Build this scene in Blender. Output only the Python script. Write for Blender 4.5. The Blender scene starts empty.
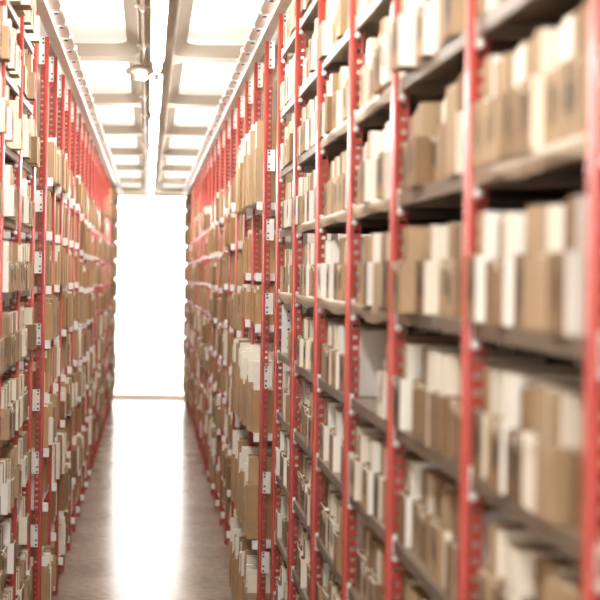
import bpy, bmesh, math, random
from mathutils import Matrix, Vector
R = random.Random(11)
S = bpy.context.scene
C = S.collection

# ------------------------------------------------------------------ camera numbers
F, VX, VY, ROLL, CZ = 1346.0, 149.0, 272.0, 0.0145, 2.70
YFAR = 28.8
XR, XL = 0.79, 0.72          # distance of the rack fronts from the camera axis

def project(x, y, z):
    dx, dy = F*x/y, -F*(z-CZ)/y
    return VX + dx - dy*ROLL, VY + dy + dx*ROLL

# ------------------------------------------------------------------ materials
def srgb(r, g, b):
    def f(c):
        c /= 255.0
        return c/12.92 if c <= 0.04045 else ((c+0.055)/1.055)**2.4
    return (f(r), f(g), f(b), 1)

def mat(name, col, rough=0.7, metal=0.0, noise=0.0, scale=8.0, bump=0.0, rnd=0.0, coat=0.0, stretch=(1,1,1), spec=0.5):
    m = bpy.data.materials.new(name); m.use_nodes = True
    nt = m.node_tree; b = nt.nodes['Principled BSDF']
    b.inputs['Base Color'].default_value = col
    b.inputs['Roughness'].default_value = rough
    b.inputs['Metallic'].default_value = metal
    b.inputs['Coat Weight'].default_value = coat
    b.inputs['Coat Roughness'].default_value = 0.12
    b.inputs['Specular IOR Level'].default_value = spec
    if noise or bump:
        tc = nt.nodes.new('ShaderNodeTexCoord'); mp = nt.nodes.new('ShaderNodeMapping')
        mp.inputs['Scale'].default_value = stretch
        nz = nt.nodes.new('ShaderNodeTexNoise'); nz.inputs['Scale'].default_value = scale
        nz.inputs['Detail'].default_value = 5
        nt.links.new(tc.outputs['Object'], mp.inputs['Vector'])
        nt.links.new(mp.outputs['Vector'], nz.inputs['Vector'])
        hsv = nt.nodes.new('ShaderNodeHueSaturation')
        hsv.inputs['Color'].default_value = col
        mr = nt.nodes.new('ShaderNodeMapRange')
        mr.inputs['From Min'].default_value = 0.3; mr.inputs['From Max'].default_value = 0.7
        mr.inputs['To Min'].default_value = 1-noise; mr.inputs['To Max'].default_value = 1+noise
        nt.links.new(nz.outputs['Fac'], mr.inputs['Value'])
        if rnd:
            oi = nt.nodes.new('ShaderNodeObjectInfo'); m2 = nt.nodes.new('ShaderNodeMapRange')
            m2.inputs['To Min'].default_value = 1-rnd; m2.inputs['To Max'].default_value = 1+rnd
            mu = nt.nodes.new('ShaderNodeMath'); mu.operation = 'MULTIPLY'
            nt.links.new(oi.outputs['Random'], m2.inputs['Value'])
            nt.links.new(mr.outputs['Result'], mu.inputs[0]); nt.links.new(m2.outputs['Result'], mu.inputs[1])
            nt.links.new(mu.outputs[0], hsv.inputs['Value'])
        else:
            nt.links.new(mr.outputs['Result'], hsv.inputs['Value'])
        nt.links.new(hsv.outputs['Color'], b.inputs['Base Color'])
        if bump:
            bp = nt.nodes.new('ShaderNodeBump'); bp.inputs['Strength'].default_value = bump
            bp.inputs['Distance'].default_value = 0.01
            nt.links.new(nz.outputs['Fac'], bp.inputs['Height']); nt.links.new(bp.outputs['Normal'], b.inputs['Normal'])
    return m

def emit(name, col, strength):
    m = bpy.data.materials.new(name); m.use_nodes = True
    nt = m.node_tree; nt.nodes.remove(nt.nodes['Principled BSDF'])
    e = nt.nodes.new('ShaderNodeEmission'); e.inputs['Color'].default_value = col; e.inputs['Strength'].default_value = strength
    nt.links.new(e.outputs[0], nt.nodes['Material Output'].inputs['Surface'])
    return m

M = dict(
    red=mat('red_enamel', (0.40, 0.046, 0.031, 1), 0.32, noise=0.10, scale=5, coat=0.25),
    kraft=mat('kraft_board', (0.245, 0.146, 0.072, 1), 0.8, noise=0.10, scale=14, rnd=0.16),
    tan=mat('tan_board', (0.39, 0.268, 0.158, 1), 0.8, noise=0.08, scale=14, rnd=0.12),
    cream=mat('cream_board', (0.83, 0.765, 0.65, 1), 0.8, noise=0.05, scale=10, rnd=0.06),
    white=mat('white_board', (0.91, 0.89, 0.83, 1), 0.75, noise=0.03, scale=8, rnd=0.03),
    brown=mat('brown_board', (0.17, 0.095, 0.045, 1), 0.8, noise=0.10, scale=14, rnd=0.15),
    manila=mat('manila_card', (0.44, 0.28, 0.14, 1), 0.75, noise=0.08, scale=12, rnd=0.14),
    amber=mat('amber_card', (0.36, 0.19, 0.075, 1), 0.75, noise=0.08, scale=12, rnd=0.14),
    paper=mat('paper', (0.88, 0.84, 0.74, 1), 0.8, noise=0.05, scale=30, stretch=(1, 14, 1)),
    ink=mat('black_ink', (0.035, 0.024, 0.018, 1), 0.7),
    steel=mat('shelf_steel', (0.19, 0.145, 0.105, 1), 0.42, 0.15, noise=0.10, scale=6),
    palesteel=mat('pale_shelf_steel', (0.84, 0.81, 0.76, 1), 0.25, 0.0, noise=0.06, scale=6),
    gapshade=mat('gap_shade', (0.03, 0.022, 0.017, 1), 0.6, 0.2, noise=0.10, scale=4),  # near black, stands in for the shade behind the shelves
    liner=mat('liner_paper', (0.33, 0.245, 0.165, 1), 0.45, noise=0.12, scale=9, bump=0.25),
    zinc=mat('zinc', (0.80, 0.77, 0.72, 1), 0.35, 0.5, noise=0.08, scale=20),
    railm=mat('rail_zinc', (0.60, 0.52, 0.44, 1), 0.38, 0.5, noise=0.12, scale=10),
    plate=mat('white_plate', (0.86, 0.84, 0.80, 1), 0.4, noise=0.03, scale=20),
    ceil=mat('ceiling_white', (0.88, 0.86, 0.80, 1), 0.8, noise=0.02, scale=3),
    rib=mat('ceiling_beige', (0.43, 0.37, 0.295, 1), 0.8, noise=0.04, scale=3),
    wall=mat('wall_paint', (0.62, 0.54, 0.45, 1), 0.8, noise=0.04, scale=2),
    lampw=mat('lamp_white', (0.88, 0.87, 0.83, 1), 0.4, noise=0.02, scale=5),
    cord=mat('white_cord', (0.82, 0.74, 0.60, 1), 0.8, noise=0.05, scale=40),
    tube=emit('lamp_diffuser', (1.0, 0.983, 0.96, 1), 68.0),
    glass=emit('frosted_daylight', (1.0, 0.97, 0.92, 1), 4.3),
    fillglow=emit('bright_daylight', (0.99, 0.99, 1.0, 1), 6.0),  # fill glow for the added window behind the camera
)

def floor_mat():
    m = bpy.data.materials.new('polished_concrete'); m.use_nodes = True
    nt = m.node_tree; b = nt.nodes['Principled BSDF']
    tc = nt.nodes.new('ShaderNodeTexCoord')
    n1 = nt.nodes.new('ShaderNodeTexNoise'); n1.inputs['Scale'].default_value = 1.6; n1.inputs['Detail'].default_value = 8
    n2 = nt.nodes.new('ShaderNodeTexNoise'); n2.inputs['Scale'].default_value = 14; n2.inputs['Detail'].default_value = 6
    vo = nt.nodes.new('ShaderNodeTexVoronoi'); vo.inputs['Scale'].default_value = 16
    for n in (n1, n2, vo): nt.links.new(tc.outputs['Object'], n.inputs['Vector'])
    mx = nt.nodes.new('ShaderNodeMath'); mx.operation = 'ADD'
    nt.links.new(n1.outputs['Fac'], mx.inputs[0]); nt.links.new(n2.outputs['Fac'], mx.inputs[1])
    cr = nt.nodes.new('ShaderNodeValToRGB')
    cr.color_ramp.elements[0].position = 0.35; cr.color_ramp.elements[0].color = (0.235, 0.18, 0.13, 1)
    cr.color_ramp.elements[1].position = 0.65; cr.color_ramp.elements[1].color = (0.39, 0.31, 0.235, 1)
    hv = nt.nodes.new('ShaderNodeMath'); hv.operation = 'MULTIPLY'; hv.inputs[1].default_value = 0.5
    nt.links.new(mx.outputs[0], hv.inputs[0]); nt.links.new(hv.outputs[0], cr.inputs['Fac'])
    # scattered pale specks
    sp = nt.nodes.new('ShaderNodeMapRange'); sp.inputs['From Min'].default_value = 0.05; sp.inputs['From Max'].default_value = 0.09
    sp.inputs['To Min'].default_value = 0.5; sp.inputs['To Max'].default_value = 0.0
    nt.links.new(vo.outputs['Distance'], sp.inputs['Value'])
    mc = nt.nodes.new('ShaderNodeMix'); mc.data_type = 'RGBA'; mc.inputs[7].default_value = (0.55, 0.47, 0.38, 1)
    nt.links.new(sp.outputs['Result'], mc.inputs[0]); nt.links.new(cr.outputs['Color'], mc.inputs[6])
    nt.links.new(mc.outputs[2], b.inputs['Base Color'])
    rr = nt.nodes.new('ShaderNodeMapRange'); rr.inputs['To Min'].default_value = 0.14; rr.inputs['To Max'].default_value = 0.24
    nt.links.new(n1.outputs['Fac'], rr.inputs['Value']); nt.links.new(rr.outputs['Result'], b.inputs['Roughness'])
    b.inputs['Specular IOR Level'].default_value = 0.6
    return m
M['floor'] = floor_mat()

# ------------------------------------------------------------------ mesh helpers
class MB:
    def __init__(self): self.v = []; self.f = []; self.mi = []; self.mats = []
    def slot(self, m):
        if m not in self.mats: self.mats.append(m)
        return self.mats.index(m)
    def quad(self, pts, m):
        n = len(self.v); self.v += [tuple(p) for p in pts]; self.f.append(tuple(range(n, n+len(pts)))); self.mi.append(self.slot(m))
    def box(self, x0, x1, y0, y1, z0, z1, m, front=None, side=None, top=None, skip=''):
        """front = the -x face, side = the two y faces, top = +z face"""
        P = lambda i, j, k: ((x0, x1)[i], (y0, y1)[j], (z0, z1)[k])
        if 'f' not in skip: self.quad([P(0,1,0), P(0,0,0), P(0,0,1), P(0,1,1)][::-1][::-1], front or m)
        self.quad([P(1,0,0), P(1,1,0), P(1,1,1), P(1,0,1)], m)
        self.quad([P(0,0,0), P(1,0,0), P(1,0,1), P(0,0,1)], side or m)
        self.quad([P(1,1,0), P(0,1,0), P(0,1,1), P(1,1,1)], side or m)
        if 't' not in skip: self.quad([P(0,0,1), P(1,0,1), P(1,1,1), P(0,1,1)], top or m)
        self.quad([P(0,1,0), P(1,1,0), P(1,0,0), P(0,0,0)], m)
    def tube(self, pts, r, m, n=8):
        rings = []
        for i, p in enumerate(pts):
            p = Vector(p); a = Vector(pts[max(i-1, 0)]); b = Vector(pts[min(i+1, len(pts)-1)])
            t = (b-a).normalized(); u = t.orthogonal().normalized() if i == 0 else (rings[-1][1] - t*rings[-1][1].dot(t)).normalized()
            w = t.cross(u)
            rings.append(([p + (u*math.cos(2*math.pi*k/n) + w*math.sin(2*math.pi*k/n))*r for k in range(n)], u))
        for (A, _), (B, _) in zip(rings, rings[1:]):
            for k in range(n): self.quad([A[k], A[(k+1) % n], B[(k+1) % n], B[k]], m)
        self.quad(rings[0][0][::-1], m); self.quad(rings[-1][0], m)
    def lathe(self, prof, m, n=20, axis='z', o=(0, 0, 0)):
        def pt(r, h, k):
            c, s = r*math.cos(2*math.pi*k/n), r*math.sin(2*math.pi*k/n)
            q = (c, s, h) if axis == 'z' else (c, h, s) if axis == 'y' else (h, c, s)
            return (q[0]+o[0], q[1]+o[1], q[2]+o[2])
        for (r0, h0), (r1, h1) in zip(prof, prof[1:]):
            for k in range(n): self.quad([pt(r0, h0, k), pt(r0, h0, k+1), pt(r1, h1, k+1), pt(r1, h1, k)], m)
    def mesh(self, name, smooth=False, weld=True):
        me = bpy.data.meshes.new(name); me.from_pydata(self.v, [], self.f)
        for m in self.mats: me.materials.append(m)
        me.polygons.foreach_set('material_index', self.mi)
        if weld:
            bm = bmesh.new(); bm.from_mesh(me); bmesh.ops.remove_doubles(bm, verts=bm.verts, dist=1e-5)
            bmesh.ops.recalc_face_normals(bm, faces=bm.faces); bm.to_mesh(me); bm.free()
        if smooth: me.polygons.foreach_set('use_smooth', [True]*len(me.polygons))
        me.update(); return me

def link(name, me, parent=None, loc=(0, 0, 0), rz=0.0):
    o = bpy.data.objects.new(name, me); C.objects.link(o); o.location = loc; o.rotation_euler = (0, 0, rz)
    if parent: o.parent = parent
    return o
def bevel(o, w=0.003, n=2):
    md = o.modifiers.new('bevel', 'BEVEL'); md.width = w; md.segments = n; md.limit_method = 'ANGLE'
def tag(o, label=None, cat=None, group=None, kind=None):
    if label: o['label'] = label
    if cat: o['category'] = cat
    if group: o['group'] = group
    if kind: o['kind'] = kind
    return o
def thing(name, label, cat, loc=(0, 0, 0), rz=0.0, group=None):
    return tag(link(name, None, None, loc, rz), label, cat, group)
ORD = ['nearest', 'second', 'third', 'fourth', 'fifth', 'sixth', 'seventh', 'eighth', 'ninth', 'tenth', 'eleventh', 'twelfth',
       'thirteenth', 'fourteenth', 'fifteenth', 'sixteenth', 'seventeenth', 'eighteenth', 'nineteenth', 'twentieth', 'twenty-first',
       'twenty-second', 'twenty-third', 'twenty-fourth', 'twenty-fifth', 'twenty-sixth', 'twenty-seventh', 'twenty-eighth', 'twenty-ninth', 'thirtieth', 'thirty-first']
def nth(i): return 'first' if i == 0 else ORD[i]

# ------------------------------------------------------------------ setting
WX0, WX1, YB, ZC = -2.1, 2.2, -5.0, 4.475
b = MB(); b.box(WX0, WX1, YB, YFAR, -0.1, 0, M['floor']); tag(link('floor', b.mesh('floor')), kind='structure')
b = MB(); b.box(WX0-.1, WX0, YB, YFAR, -0.1, ZC+.1, M['wall']); tag(link('wall_left', b.mesh('wall_left')), kind='structure')
b = MB(); b.box(WX1, WX1+.1, YB, YFAR, -0.1, ZC+.1, M['wall']); tag(link('wall_right', b.mesh('wall_right')), kind='structure')
WA, WB, WZ0, WZ1 = -1.05, 1.15, 0.055, 4.36        # the lit window opening in the end wall
def end_wall(name, y0, y1):
    b = MB()
    b.box(WX0, WA, y0, y1, 0, ZC, M['wall']); b.box(WB, WX1, y0, y1, 0, ZC, M['wall'])
    b.box(WA, WB, y0, y1, WZ1, ZC, M['wall']); b.box(WA, WB, y0, y1, 0, WZ0, M['wall'])
    tag(link(name, b.mesh(name, weld=False)), kind='structure')
end_wall('wall_far', YFAR, YFAR+.2); end_wall('wall_back', YB-.2, YB)
def lit_window(name, y, sgn):
    b = MB()
    for x0, x1, z0, z1 in ((WA, WA+.04, WZ0, WZ1), (WB-.04, WB, WZ0, WZ1), (WA, WB, WZ0, WZ0+.03), (WA, WB, WZ1-.04, WZ1)):
        b.box(x0, x1, y+sgn*.03, y+sgn*.09, z0, z1, M['lampw'])
    w = tag(link(name, b.mesh(name, weld=False)), kind='structure')
    b = MB(); b.box(WA+.04, WB-.04, y+sgn*.05, y+sgn*.06, WZ0+.03, WZ1-.04, M['glass' if sgn > 0 else 'fillglow']); link('pane', b.mesh('pane'), w)
    b = MB(); b.box(WA, WB, min(y, y-sgn*.03), max(y, y-sgn*.03), 0.0, WZ0, M['plate']); link('sill', b.mesh('sill'), w)
lit_window('window_1', YFAR, 1); lit_window('fill_window', YB, -1)  # second window is added, unseen, to light faces turned to the camera

# coffered ceiling
def ceiling():
    b = MB(); zr, zc = CZ+1.69, ZC
    ys = [10.70+2.95*k for k in range(-6, 8)]
    hw = 0.125
    cols = [(-1.00, -0.105), (0.175, 1.08)]
    xs = [WX0, -1.00, -0.105, 0.175, 1.08, WX1]
    yedges = [YB]
    for y in ys:
        for e in (y-hw, y+hw):
            if YB < e < YFAR: yedges.append(e)
    yedges.append(YFAR)
    def in_bay(y):
        return all(abs(y-q) > hw for q in ys)
    for y0, y1 in zip(yedges, yedges[1:]):
        for x0, x1 in zip(xs, xs[1:]):
            if (x0, x1) in cols and in_bay((y0+y1)/2) and y1-y0 > 0.6:
                r, n = 0.16, 6
                loop = []
                for cx, cy, a0 in ((x1-r, y1-r, 0), (x0+r, y1-r, 90), (x0+r, y0+r, 180), (x1-r, y0+r, 270)):
                    for k in range(n+1):
                        a = math.radians(a0+90*k/n); loop.append((cx+r*math.cos(a), cy+r*math.sin(a)))
                corners = [(x1, y1), (x0, y1), (x0, y0), (x1, y0)]
                for q in range(4):
                    c = corners[q]
                    for k in range(n):
                        p0, p1 = loop[q*(n+1)+k], loop[q*(n+1)+k+1]
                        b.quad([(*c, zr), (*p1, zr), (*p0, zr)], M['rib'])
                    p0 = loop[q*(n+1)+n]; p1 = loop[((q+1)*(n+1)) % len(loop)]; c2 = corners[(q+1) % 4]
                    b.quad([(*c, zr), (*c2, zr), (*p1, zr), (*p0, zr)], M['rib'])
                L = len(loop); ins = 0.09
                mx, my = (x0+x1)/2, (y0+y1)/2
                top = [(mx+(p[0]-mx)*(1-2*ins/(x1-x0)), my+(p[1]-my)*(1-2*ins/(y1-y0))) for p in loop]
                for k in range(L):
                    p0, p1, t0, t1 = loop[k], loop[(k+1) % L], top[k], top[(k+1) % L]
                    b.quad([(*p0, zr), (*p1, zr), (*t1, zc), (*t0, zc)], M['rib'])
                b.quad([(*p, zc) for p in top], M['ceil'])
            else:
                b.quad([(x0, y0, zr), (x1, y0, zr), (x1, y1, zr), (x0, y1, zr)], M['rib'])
    b.quad([(WX0, YB, zc+.1), (WX1, YB, zc+.1), (WX1, YFAR, zc+.1), (WX0, YFAR, zc+.1)], M['rib'])
    tag(link('ceiling', b.mesh('ceiling')), kind='structure')
ceiling()

# ------------------------------------------------------------------ ceiling lights
def lamp_meshes():
    L, EC = 2.72, .16
    h = MB(); h.box(-.022, .022, 0, L, .083, .12, M['lampw']); h.box(-.048, .048, EC, L-EC, .077, .083, M['lampw'])
    d = MB()
    prof = [(-.014, .076), (-.026, .060), (-.031, .034), (-.022, .006), (0, 0), (.022, .006), (.031, .034), (.026, .060), (.014, .076)]
    for (x0, z0), (x1, z1) in zip(prof, prof[1:]):
        d.quad([(x0, EC, z0), (x1, EC, z1), (x1, L-EC, z1), (x0, L-EC, z0)], M['tube'])
    for y in (EC, L-EC): d.quad([(x, y, z) for x, z in prof], M['tube'])
    d.quad([(-.014, EC, .076), (.014, EC, .076), (.014, L-EC, .076), (-.014, L-EC, .076)], M['tube'])
    c = MB(); c.box(-.020, .020, 0, EC-.002, .016, .060, M['lampw'])
    hg = MB(); hg.box(-.012, .012, -.012, .012, 0, .125, M['lampw'])
    return h.mesh('housing'), d.mesh('diffuser'), c.mesh('end_cap'), hg.mesh('hanger'), L
HM, DM, EM, HG, LL = lamp_meshes()
LAMP_Z = CZ+1.445
for i, k in enumerate(range(-4, 6)):
    y0 = 7.15+3.07*k
    vis = y0 > 7
    j = k
    if vis: lab = 'white ceiling strip light in the row above the aisle, %s from the camera' % nth(j) if j else 'white ceiling strip light nearest the camera, top edge of the photo'
    else: lab = 'white ceiling strip light over the aisle, %s behind the photo\'s top edge' % nth(-k-1)
    t = thing('ceiling_light', lab, 'light', (0.040-0.0015*(y0-7), y0, LAMP_Z), 0, 'strip lights along the ceiling')
    link('housing', HM, t); link('diffuser', DM, t); link('end_cap', EM, t, (0, 0, 0)); link('end_cap', EM, t, (0, LL-.158, 0))
    link('hanger', HG, t, (0, .5, .119)); link('hanger', HG, t, (0, LL-.5, .118))

# conduit with couplings, and the detector
b = MB(); b.tube([(0, -4, 0), (0, YFAR-.1, 0)], .014, M['railm'], 10)
con = thing('conduit', 'thin metal conduit pipe running along the ceiling beside the strip lights', 'pipe', (-.066, 0, CZ+1.665))
link('pipe', b.mesh('pipe', True), con)
b = MB(); b.box(-.05, .05, -.015, .015, .006, .024, M['railm']); b.lathe([(.0, -.03), (.022, -.03), (.022, .03), (0, .03)], M['zinc'], 12, 'y')
cm = b.mesh('pipe_clamp')
for y in [8.5+1.47*k for k in range(-3, 14)]: link('pipe_clamp', cm, con, (0, y, 0))
det = thing('smoke_detector', 'round white smoke detector hanging under the ceiling conduit', 'smoke detector', (-.095, 10.7, CZ+1.527))
b = MB(); b.lathe([(0, .0), (.04, .0), (.052, .012), (.055, .035)], M['wall'], 24); link('sensor_head', b.mesh('sensor_head', True), det)
b = MB(); b.lathe([(0, .035), (.078, .035), (.085, .045), (.085, .06), (.078, .066), (.03, .09), (0, .09)], M['wall'], 24); link('base', b.mesh('base', True), det); det.scale = (1.3, 1.3, 1.3)

# rails under the ceiling along both rack fronts
def rail(side):
    sx = 1 if side == 'right' else -1
    X = XR if sx > 0 else XL
    t = thing('ceiling_rail', 'pale metal rail with clips along the ceiling above the %s racks' % side, 'rail', (sx*X if sx > 0 else -X+.03, 0, CZ+1.655), 0 if sx > 0 else math.pi, 'rails along the rack tops')
    # local -x points into the aisle
    y0, y1 = (1.0, YFAR-.05) if sx > 0 else (-(YFAR-.05), -1.0)
    b = MB(); b.box(-.115, -.108, y0, y1, 0, .028, M['railm']); b.box(-.108, -.03, y0, y1, .020, .024, M['zinc']); b.box(-.03, -.026, y0, y1, -.02, .028, M['zinc'])
    b.box(-.026, .055, y0, y1, .012, .018, M['railm'])
    link('channel', b.mesh('channel', weld=False), t)
    b = MB(); b.box(-.132, -.104, -.012, .012, -.012, .020, M['plate'])
    cm = b.mesh('rail_clip')
    b = MB(); b.box(-.10, -.034, -.03, .03, .008, .020, M['plate'], front=None); b.box(-.08, -.055, -.012, .012, .002, .008, M['ink'])
    hm = b.mesh('splice_plate')
    n = 54
    for k in range(n):
        y = 2.0+.5*k
        link('rail_clip', cm, t, (0, y*sx, 0))
        if 1: link('splice_plate', hm, t, (0, (y+.2)*sx, 0))
rail('right'); rail('left')

# ------------------------------------------------------------------ racks
DEPTH = 0.66
PITCH = 0.38
LEV = [CZ+.034+v for v in (-2.42, -2.04, -1.66, -1.28, -.90, -.525, -.145, .235, .61, .985, 1.36)]
ZTOP = CZ+1.63
# local bay frame: x = 0 is the post front, +x into the rack; y along the aisle
def post_mesh(zt):
    b = MB(); r = M['red']
    # rounded front tube
    n = 18; cx, cy = .013, 0.0
    prof = []
    for k in range(n):
        a = math.pi/2 + math.pi*k/(n-1); prof.append((cx+.013*math.cos(a), .015*math.sin(a)))
    prof = [(.026, .015)] + prof + [(.026, -.015)]
    for (x0, y0), (x1, y1) in zip(prof, prof[1:]+prof[:1]):
        b.quad([(x0, y0, 0), (x1, y1, 0), (x1, y1, zt), (x0, y0, zt)], r)
    b.quad([(x, y, zt) for x, y in prof], r)
    b.box(.0255, .032, -.003, .003, 0, zt, r); b.box(.051, .058, -.003, .003, 0, zt, r)
    p, z = .0425, .02
    while z < zt-.05:
        b.box(.032, .051, -.003, .003, z+.016, z+p, r); z += p
    b.box(-.005, .065, -.0155, .0155, 0, .006, r)
    me = b.mesh('post'); sm = [len(p.vertices) == 4 and abs(p.normal.z) < .1 and abs(p.normal.x) < .999 and max(me.vertices[v].co.x for v in p.vertices) <= .0131 for p in me.polygons]
    me.polygons.foreach_set('use_smooth', sm); return me
PM = post_mesh(ZTOP)
def rear_mesh(zt):
    b = MB(); b.box(0, .05, -.015, .015, 0, zt, M['zinc']); return b.mesh('rear_post')
RM = rear_mesh(ZTOP)
def plate_mesh(h, w=.042):
    b = MB(); b.box(.0285, .0285+w, -.0065, -.0035, 0, h, M['plate'])
    z = .022
    pat = [0.10, 0.32, 0.78, 0.93] if h > .13 else [.15, .40, .82]
    for q in pat: b.box(.035, .048, -.0072, -.0064, q*h-.006, q*h+.006, M['ink'])
    return b.mesh('top_plate', weld=False)
TP = plate_mesh(.19)
NP = plate_mesh(.15, .055)
def shelf_mesh(w, m, lip=.042, lippaint=None):
    b = MB(); lm = lippaint or m
    b.box(.026, DEPTH-.01, .017, w-.028, -.010, 0, m); b.box(.026, DEPTH-.01, .017, .020, -lip, -.010, lm)
    b.box(.022, .026, .017, w-.028, -lip, 0, lm)
    b.box(.026, .038, .017, w-.017, -lip, -lip+.003, lm)
    b.box(DEPTH-.014, DEPTH-.01, .017, w-.017, -lip, -.010, m)
    return b.mesh('shelf', weld=False)
def clip_mesh(big):
    b = MB()
    if big:
        b.box(-.040, -.001, -.015, .015, -.054, .004, M['plate'])
    else:
        b.box(.020, .036, -.021, -.0165, -.045, .016, M['plate'])
        b.lathe([(0, -.026), (.008, -.0245), (.0125, -.020), (.0125, -.0165)], M['plate'], 12, 'y', (.031, 0, -.060))
    return b.mesh('shelf_clip', weld=False)
CS, CBG = clip_mesh(False), clip_mesh(True)
def liner_mesh(w, rr, baggy):
    b = MB(); nx, nv = 26, 7
    P = {}
    ph = rr.uniform(0, 6)
    for i in range(nx+1):
        u = i/nx; y = .02+(w-.050)*u
        sag = (.030+.022*math.sin(math.pi*u)**.8 if baggy else .040) + .006*math.sin(9*u+ph)
        for j in range(nv+1):
            t = j/nv
            if j == 0: x, z = .07, .0005
            else:
                q = (j-1)/(nv-1)
                x = .020-.007*math.sin(math.pi*min(1, q*1.05))*(.4+.6*math.sin(math.pi*u)) - .004*math.sin(13*u+3*q+ph)*q
                x = min(x, .0205)
                z = .0005-sag*q-.004*q
            P[i, j] = (x, y, z)
    for i in range(nx):
        for j in range(nv): b.quad([P[i, j], P[i+1, j], P[i+1, j+1], P[i, j+1]], M['liner'])
    me = b.mesh('liner_sheet', True); return me
BACKM = {}
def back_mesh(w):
    b = MB(); b.box(DEPTH+.012, DEPTH+.018, .017, w-.017, .05, ZTOP-.02, M['gapshade']); return b.mesh('shade_panel')  # black sheet added behind the boxes so the shelf gaps look shaded

SHELVES = {}
def build_bay(side, idx, y0, y1, near, levels, order, last=False, vis=True):
    sx = 1 if side == 'right' else -1
    X = (XR if sx > 0 else XL)
    w = y1-y0
    if sx > 0: loc, rz = (X, y0, 0), 0
    else: loc, rz = (-X, y1, 0), math.pi
    lab = 'red steel shelving bay on the %s of the aisle, %s from the camera' % (side, nth(order)) if order >= 0 else 'red steel shelving bay on the %s beside the camera, %s beyond the photo\'s edge' % (side, nth(-order-1))
    t = thing('shelving_bay', lab, 'shelving', loc, rz, '%s racks of red shelving' % side)
    # rotated bays: local y runs towards the camera, flange plates must still face the camera
    def place(name, me, ly, z=0, flip=True, lx=0, par=None):
        o = link(name, me, par or t, (lx, ly, z))
        if sx < 0 and flip: o.scale = (1, -1, 1)
        return o
    near_l = 0 if sx > 0 else w
    far_l = w if sx > 0 else 0
    posts = [near_l] + ([far_l] if last else [])
    for ly in posts:
        place('post', PM, ly); link('rear_post', RM, t, (DEPTH-.045, ly, 0))
        place('top_plate', TP, ly, ZTOP-.19)
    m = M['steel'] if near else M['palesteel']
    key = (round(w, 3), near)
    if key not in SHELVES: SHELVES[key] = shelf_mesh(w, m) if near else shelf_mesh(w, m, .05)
    for z in levels:
        s = link('shelf', SHELVES[key], t, (0, 0 if sx > 0 else w, z)); s.scale = (1, sx, 1)
        if y0 < 17:
            if near: place('shelf_clip', CS, far_l, z, par=t)
            else: place('shelf_clip', CBG, near_l, z, par=t)
        if near and side == 'right' and (6 <= LEV.index(z) <= 8) and not (LEV.index(z) > 6 and R.random() < .25) and (y0 > 4 or LEV.index(z) == 7):
            link('liner_sheet', liner_mesh(w, R, LEV.index(z) == 6), t, (0, 0, z))
    if near:
        key = round(w, 3)
        if key not in BACKM: BACKM[key] = back_mesh(w)
        link('shade_panel', BACKM[key], t)
    return t

# ------------------------------------------------------------------ file boxes
def box_meshes(w, h, d, front, side, cfront, cside):
    """origin: bottom centre of the front face, +x into the rack"""
    tr = MB(); hw = w/2; th = .6*h; wl = .004
    fm, sm = M[front], M[side]
    tr.quad([(0, hw, 0), (0, -hw, 0), (0, -hw, th), (0, hw, th)], fm)
    tr.quad([(0, -hw, 0), (d, -hw, 0), (d, -hw, th), (0, -hw, th)], sm)
    tr.quad([(d, hw, 0), (0, hw, 0), (0, hw, th), (d, hw, th)], sm)
    tr.quad([(d, -hw, 0), (d, hw, 0), (d, hw, th), (d, -hw, th)], fm)
    tr.quad([(0, hw, 0), (d, hw, 0), (d, -hw, 0), (0, -hw, 0)], fm)
    o = [(0, -hw), (d, -hw), (d, hw), (0, hw)]; i = [(wl, -hw+wl), (d-wl, -hw+wl), (d-wl, hw-wl), (wl, hw-wl)]
    for k in range(4):
        a, c, e, g = o[k], o[(k+1) % 4], i[(k+1) % 4], i[k]
        tr.quad([(*a, th), (*c, th), (*e, th), (*g, th)], M['cream'])
        tr.quad([(*g, th), (*e, th), (*e, th-.03), (*g, th-.03)], fm)
    ct = MB(); cw = w-.018; x0 = .022
    n = 2 if w > .115 else 1
    for k in range(n):
        a, c = -cw/2+cw*k/n+.0015, -cw/2+cw*(k+1)/n-.0015
        ct.box(x0+.006*k, d-.012, a, c, .006, h-.006*k, M[cfront], front=M[cfront], side=M[cside], top=M['tan'])
    return tr.mesh('sleeve', weld=False), ct.mesh('contents', weld=False)
def mark_mesh(kind, w, h):
    b = MB(); rr = random.Random(kind*7+3); hw = w*.26
    z0 = h*.12
    n = 2+kind % 2
    for k in range(n):
        cy = -hw+2*hw*(k+.5)/n+rr.uniform(-.004, .004); wd = rr.uniform(.010, .018); l = rr.uniform(.065, .10)
        q = rr.uniform(-.5, .5)*.02; zz = z0+rr.uniform(0, .03)
        b.quad([(-.0009, cy-wd/2, zz), (-.0009, cy+wd/2, zz), (-.0009, cy+wd/2+q, zz+l), (-.0009, cy-wd/2+q, zz+l)][::-1], M['ink'])
        b.quad([(-.0002, cy-wd/2, zz), (-.0002, cy+wd/2, zz), (-.0002, cy+wd/2+q, zz+l), (-.0002, cy-wd/2+q, zz+l)], M['ink'])
        b.quad([(-.0009, cy-wd/2, zz), (-.0002, cy-wd/2, zz), (-.0002, cy-wd/2+q, zz+l), (-.0009, cy-wd/2+q, zz+l)], M['ink'])
        b.quad([(-.0009, cy+wd/2, zz), (-.0002, cy+wd/2, zz), (-.0002, cy+wd/2+q, zz+l), (-.0009, cy+wd/2+q, zz+l)][::-1], M['ink'])
    return b.mesh('ink_mark', weld=False)
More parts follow.
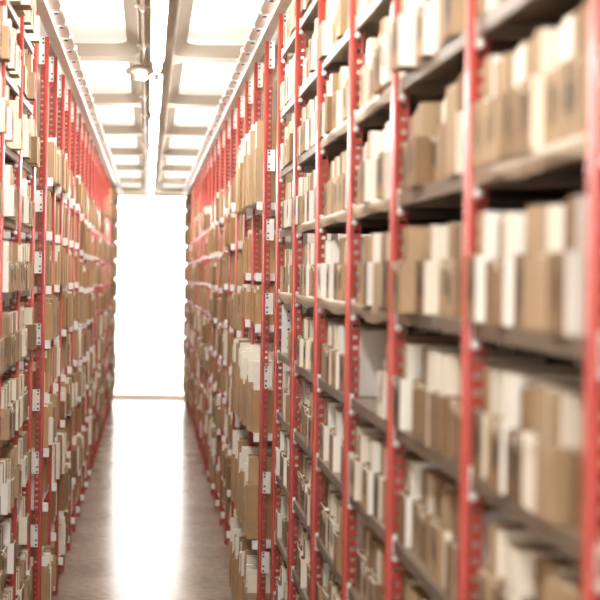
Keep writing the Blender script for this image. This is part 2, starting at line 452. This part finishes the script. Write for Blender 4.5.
def string_mesh(w, h):
    b = MB(); th = .6*h; pts = []
    for k in range(13):
        u = k/12; pts.append((-.004, -w*.42+w*.84*u, th-.004-.016*math.sin(math.pi*u)+.004*math.sin(9*u)))
    b.tube(pts, .0016, M['cord'], 5)
    pts = [(-.004-.006*math.sin(math.pi*k/8), -w*.42-.004*math.sin(math.pi*2*k/8), th-.004-.05*k/8+.02*(k/8)**2) for k in range(9)]
    b.tube(pts, .0016, M['cord'], 5)
    return b.mesh('tie_string', True)

BOXC, MARKC, STRC = {}, {}, {}
WIDTHS = [.095, .108, .12, .135, .155]
HEIGHTS = [.25, .258, .264, .27]
boxes = []      # every box slot: dict
def fill_boxes(side, bay, y0, y1, z, lev, rr, over=None, order=0, frontx=(.026, .078)):
    """walk from the far post to the near post"""
    y = y1-.022; row = []
    while True:
        w = rr.choice(WIDTHS)
        if y-w < y0+.020:
            rest = y-(y0+.020)
            c = [q for q in WIDTHS if q <= rest]
            if not c: break
            w = c[-1]
        h = rr.choice(HEIGHTS) if lev < 10 else .255
        q = rr.random()
        front = 'kraft' if q < .46 else 'tan' if q < .84 else 'brown' if q < .92 else 'cream'
        q = rr.random()
        sd = 'white' if q < .36 else 'cream' if q < .68 else 'tan' if q < .90 else 'kraft'
        cf = rr.choice(['tan', 'tan', 'kraft', 'cream']); cs = sd if sd in ('white', 'cream') else rr.choice(['tan', 'cream'])
        px = rr.choice([frontx[0], .5*(frontx[0]+frontx[1]), frontx[1]]) + rr.uniform(-.008, .008) - (.04 if rr.random() < .05 else 0) + (.012 if lev <= 5 else 0)
        if rr.random() > .03:
            row.append(dict(side=side, bay=bay, order=order, lev=lev, y=y-w/2, w=w, h=h, d=.30, z=z, front=front, sd=sd, cf=cf, cs=cs, px=px,
                            mark=rr.randrange(5) if rr.random() < .72 else None, string=rr.random() < .22))
        y -= w+rr.uniform(.001, .006)
    boxes.extend(row); return row

# ---- right racks
RY = [1.42, 2.43, 3.39, 4.43, 5.40, 6.43, 7.44, 8.45]
for i, (y0, y1) in enumerate(zip(RY, RY[1:])):
    build_bay('right', i, y0, y1, True, LEV, i-1, last=(i == len(RY)-2))
    rr = random.Random(100+i)
    for l, z in enumerate(LEV):
        row = fill_boxes('right', i, y0, y1, z, l, rr, order=i-1, frontx=(.004, .040) if i < 4 else (.008, .040))
        if i == 6 and l == 5: boxes[:] = [q for q in boxes if q not in row or q['y'] < y1-.62]
        if i == 3 and l == 5:       # the gap in this row: its far boxes are missing, one white box stands deep on the shelf
            boxes[:] = [q for q in boxes if q not in row]
            keep = [q for q in row if q['y'] < y0+.32]
            boxes.extend(keep)
            boxes.append(dict(side='right', bay=i, order=i-1, lev=l, y=y1-.30, w=.34, h=.27, d=.28, z=z, front='white', sd='white', cf='tan', cs='tan', px=.13, mark=None, string=False))
# ---- left racks
LY = [6.63-.91*4+.91*k for k in range(7)]
for i, (y0, y1) in enumerate(zip(LY, LY[1:])):
    build_bay('left', i, y0, y1, True, LEV, i-4, last=(i == len(LY)-2))
    rr = random.Random(300+i)
    for l, z in enumerate(LEV):
        fill_boxes('left', i, y0, y1, z, l, rr, order=i-4, frontx=(-.03, .05))

def box_area(q):
    X = (XR if q['side'] == 'right' else XL)
    return (F*q['h']/q['y'])*(F*X*q['w']/q['y']**2 + 6)
def in_frame(q):
    X = (XR if q['side'] == 'right' else -XL)
    n = 0
    for dz in (.03, .5*q['h'], q['h']-.02):
        for dy in (-.45, 0, .45):
            px, py = project(X, max(q['y']+dy*q['w'], .5), q['z']+dz)
            if 0 <= px <= 600 and 0 <= py <= 600: n += 1
    return n > 0
vis = sorted([q for q in boxes if in_frame(q)], key=box_area, reverse=True)
single = vis[:300]
sid = set(map(id, single))
rest = [q for q in boxes if id(q) not in sid]
TONE = dict(kraft='kraft', tan='tan', brown='brown', cream='cream', white='white')
def world_pose(side, y, z, px):
    if side == 'right': return (XR+px, y, z), 0.0
    return (-XL-px, y, z), math.pi
# ranks: visible shelves per bay counted downward; boxes counted from the left of the picture
rows = {}
for q in vis: rows.setdefault((q['side'], q['bay']), {}).setdefault(q['lev'], []).append(q)
for (side, bay), levs in rows.items():
    for r, l in enumerate(sorted(levs, reverse=True)):
        lst = sorted(levs[l], key=lambda q: -q['y'] if side == 'right' else q['y'])
        for k, q in enumerate(lst): q['rk'] = (k, r)
for q in single:
    k, r = q['rk']
    bayname = '%s %s bay' % (ORD[q['order']] if q['order'] >= 0 else 'half-hidden', q['side'])
    sides = '' if q['sd'] == q['front'] else ' with %s sides' % TONE[q['sd']]
    extra = ' and string' if q['string'] and sides else ''
    lab = '%s file box%s, %s from left, %s shelf down, %s' % (TONE[q['front']], sides, nth(k), nth(r), bayname)
    loc, rz = world_pose(q['side'], q['y'], q['z']+.0006, q['px'])
    t = thing('file_box', lab, 'file box', loc, rz, 'file boxes on the %s racks' % q['side'])
    key = (q['w'], q['h'], q['d'], q['front'], q['sd'], q['cf'], q['cs'])
    if key not in BOXC: BOXC[key] = box_meshes(*key)
    link('sleeve', BOXC[key][0], t); link('contents', BOXC[key][1], t)
    if q['mark'] is not None:
        mk = (q['mark'], q['w'], q['h'])
        if mk not in MARKC: MARKC[mk] = mark_mesh(*mk)
        link('ink_mark', MARKC[mk], t)
    if q['string']:
        mk = (q['w'], q['h'])
        if mk not in STRC: STRC[mk] = string_mesh(*mk)
        link('tie_string', STRC[mk], t)

def merge(name, items, label, cat):
    """items: (mesh, loc, rz) -> one object"""
    V, Fc, MI, mats = [], [], [], []
    for me, loc, rz in items:
        n = len(V); c, s = math.cos(rz), math.sin(rz)
        for v in me.vertices: V.append((loc[0]+c*v.co.x-s*v.co.y, loc[1]+s*v.co.x+c*v.co.y, loc[2]+v.co.z))
        mp = []
        for m in me.materials:
            if m not in mats: mats.append(m)
            mp.append(mats.index(m))
        for p in me.polygons:
            Fc.append(tuple(n+k for k in p.vertices)); MI.append(mp[p.material_index])
    me = bpy.data.meshes.new(name); me.from_pydata(V, [], Fc)
    for m in mats: me.materials.append(m)
    me.polygons.foreach_set('material_index', MI); me.update()
    return tag(link(name, me), label, cat, kind='stuff')
items = []
for q in rest:
    loc, rz = world_pose(q['side'], q['y'], q['z']+.0006, q['px'])
    key = (q['w'], q['h'], q['d'], q['front'], q['sd'], q['cf'], q['cs'])
    if key not in BOXC: BOXC[key] = box_meshes(*key)
    items += [(BOXC[key][0], loc, rz), (BOXC[key][1], loc, rz)]
    if q['mark'] is not None:
        mk = (q['mark'], q['w'], q['h'])
        if mk not in MARKC: MARKC[mk] = mark_mesh(*mk)
        items.append((MARKC[mk], loc, rz))
merge('file_boxes', items, 'the many smaller kraft and cream file boxes filling the remaining shelves', 'file boxes')

# ------------------------------------------------------------------ far racks with folders
def folder_meshes(w, h, d, cover, leaf, frac):
    cv = MB(); hw = w/2; th = frac*h; t = .003
    cv.box(0, t, -hw, hw, 0, th, M[cover]); cv.box(t, d, -hw, -hw+t, 0, th*1.0, M[cover]); cv.box(t, d, hw-t, hw, 0, th+.012, M[cover])
    pp = MB(); n = 3; cw = w-2*t-.004
    hs = [1.0, .965, .985]
    for k in range(n):
        a = -cw/2+cw*k/n+.0008; c = -cw/2+cw*(k+1)/n-.0008
        pp.box(t+.003+.006*((k*2) % 3), d-.006, a, c, .001, h*hs[k], M[leaf])
    return cv.mesh('folder_cover', weld=False), pp.mesh('paper_stack', weld=False)
FOLC = {}
folders = []
def fill_folders(side, bay, order, y0, y1, z, lev, rr, hs, ws, fx, covers, leaves, frac, skip=.05, d=.28):
    y = y1-.022
    while True:
        w = rr.choice(ws)
        if y-w < y0+.020: break
        if rr.random() > skip:
            folders.append(dict(side=side, bay=bay, order=order, lev=lev, y=y-w/2, w=w, h=rr.choice(hs) if lev < 10 else .22, d=d, z=z, cover=rr.choice(covers), leaf=rr.choice(leaves),
                                frac=rr.choice(frac), px=rr.uniform(*fx)))
        y -= w+rr.uniform(.001, .010)
def run_far(side, Y):
    n0 = 6 if side == 'right' else 2
    for i, (y0, y1) in enumerate(zip(Y, Y[1:])):
        rr = random.Random((500 if side == 'right' else 900)+i)
        tall = side == 'right' and i < 2
        dz = 0 if y0 < 13.5 else random.Random(i//3*7+len(side)).uniform(-.10, .0)
        levels = [CZ+v for v in (-2.62, -1.88, -1.125, -.36, .0, .50)] if tall else [z+dz for z in (LEV[:9] if y0 < 21 else LEV[:10] if y0 < 23.5 else LEV)]
        build_bay(side, 20+i, y0, y1, False, levels, n0+i, last=(i == len(Y)-2))
        for l, z in enumerate(levels):
            if tall:
                if l in (0, 1, 2, 5):
                    fill_folders(side, i, n0+i, y0, y1, z, l, rr, [.50, .53, .56, .58], [.06, .075, .09], (-.085, -.045), ['manila', 'manila', 'tan'], ['paper', 'paper', 'cream', 'tan'], [.60, .66, .70], .02, .36)
                elif i == 1 or l == 3:
                    fill_folders(side, i, n0+i, y0, y1, z, l, rr, [.24, .27] if l == 3 else [.30, .34, .38], [.06, .075], (-.03, .02), ['manila', 'amber'], ['tan', 'cream'], [.8, .9], .45 if i == 0 else .1)
            else:
                lo = z < CZ-.7
                fill_folders(side, i, n0+i, y0, y1, z, l, rr, [.22, .26, .29, .31] if y0 < 26.5 else [.30, .312], [.05, .065, .08, .10], ((-.005, .055) if rr.random() < .72 else (-.05, -.01)) if y0 < 25.6 else (-.07, -.02),
                             ['manila', 'tan', 'kraft', 'amber'] if not lo else ['manila', 'kraft', 'amber', 'tan', 'cream'], ['tan', 'cream', 'manila'] if not lo else ['tan', 'manila', 'paper', 'cream'], [.65, .8, .95, .95], .13)
RF = [9.41+1.0*k for k in range(20)]; RF[-1] = 28.45
LF = [9.36+.91*k for k in range(22)]; LF[-1] = 28.45
RF[0] += .035; LF[0] += .035
run_far('right', RF); run_far('left', LF)
def farea(q): return 1.0/q['y']**2.2*q['h']
visf = [q for q in folders if in_frame(q)]
visf.sort(key=farea, reverse=True)
fs = visf[:300]; sid = set(map(id, fs))
rows = {}
for q in visf: rows.setdefault((q['side'], q['bay']), {}).setdefault(q['lev'], []).append(q)
for (side, bay), levs in rows.items():
    for r, l in enumerate(sorted(levs, reverse=True)):
        for k, q in enumerate(sorted(levs[l], key=lambda q: -q['y'] if side == 'right' else q['y'])): q['rk'] = (k, r)
TONE.update(manila='manila', amber='amber', paper='white')
def fmesh(q):
    key = (q['w'], q['h'], q['d'], q['cover'], q['leaf'], q['frac'])
    if key not in FOLC: FOLC[key] = folder_meshes(*key)
    return FOLC[key]
for q in fs:
    k, r = q['rk']
    size = 'tall ' if q['h'] > .45 else ''
    lab = '%s%s folder, %s papers, %s from left, %s shelf down, %s %s bay' % (size, TONE[q['cover']], TONE[q['leaf']], nth(k), nth(r), ORD[q['order']], q['side'])
    loc, rz = world_pose(q['side'], q['y'], q['z']+.0006, q['px'])
    t = thing('document_folder', lab, 'folder', loc, rz, 'document folders on the %s racks' % q['side'])
    a, c = fmesh(q); link('folder_cover', a, t); link('paper_stack', c, t)
items = []
for q in folders:
    if id(q) in sid: continue
    loc, rz = world_pose(q['side'], q['y'], q['z']+.0006, q['px'])
    a, c = fmesh(q); items += [(a, loc, rz), (c, loc, rz)]
merge('document_folders', items, 'countless manila and brown folders on the distant racks at the aisle end', 'folders')

# numbered plates on the joint posts and the white perforated strip
def joint_plates(side, y, zs):
    bay = [o for o in C.objects if o.name.startswith('shelving_bay') and o['label'].startswith('red steel shelving bay on the %s' % side)]
    bay = min(bay, key=lambda o: abs(o.location.y - (RF[0] if side == 'right' else LF[1])))
    for z in zs:
        p = link('joint_plate', NP, bay)
        if side == 'right': p.location = (0, y-bay.location.y, z)
        else:
            p.location = (0, bay.location.y-y, z); p.scale = (1, -1, 1)
joint_plates('right', RF[0], [CZ+v for v in (.72, .235, -.285, -.80, -1.54, -2.10)])
joint_plates('left', LF[0], [CZ+v for v in (.41, -.02, -.52, -.98, -1.42, -1.93)])
b = MB(); b.box(.035, .105, -.002, .002, 0, .30, M['plate'])
for k in range(5): b.box(.072, .085, -.0028, -.002, .03+.055*k, .043+.055*k, M['ink'])
pb = [o for o in C.objects if o.name.startswith('shelving_bay') and o.location.x > 0 and abs(o.location.y-RY[-2]) < .01][0]
link('perforated_plate', b.mesh('perforated_plate', weld=False), pb, (0, RY[-1]-RY[-2]-.12, LEV[5]+.002))

# ------------------------------------------------------------------ camera, world, view
cam = bpy.data.cameras.new('camera'); co = bpy.data.objects.new('camera', cam); C.objects.link(co)
cam.sensor_width = 36; cam.sensor_fit = 'HORIZONTAL'; cam.lens = 36*F/600
cam.shift_x = (300-VX)/600; cam.shift_y = -(300-VY)/600
cam.clip_start = .05; cam.clip_end = 100
co.matrix_world = Matrix.Translation((0, 0, CZ)) @ Matrix.Rotation(math.pi/2, 4, 'X') @ Matrix.Rotation(ROLL, 4, 'Z')
cam.dof.use_dof = True; cam.dof.focus_distance = 8.6; cam.dof.aperture_fstop = 2.1
S.camera = co
w = bpy.data.worlds.new('world'); S.world = w; w.use_nodes = True
w.node_tree.nodes['Background'].inputs['Color'].default_value = (1, .95, .88, 1)
w.node_tree.nodes['Background'].inputs['Strength'].default_value = 0.5
vs = S.view_settings
vs.view_transform = 'Standard'; vs.look = 'None'; vs.gamma = 1; vs.use_curve_mapping = False; vs.exposure = 0.42
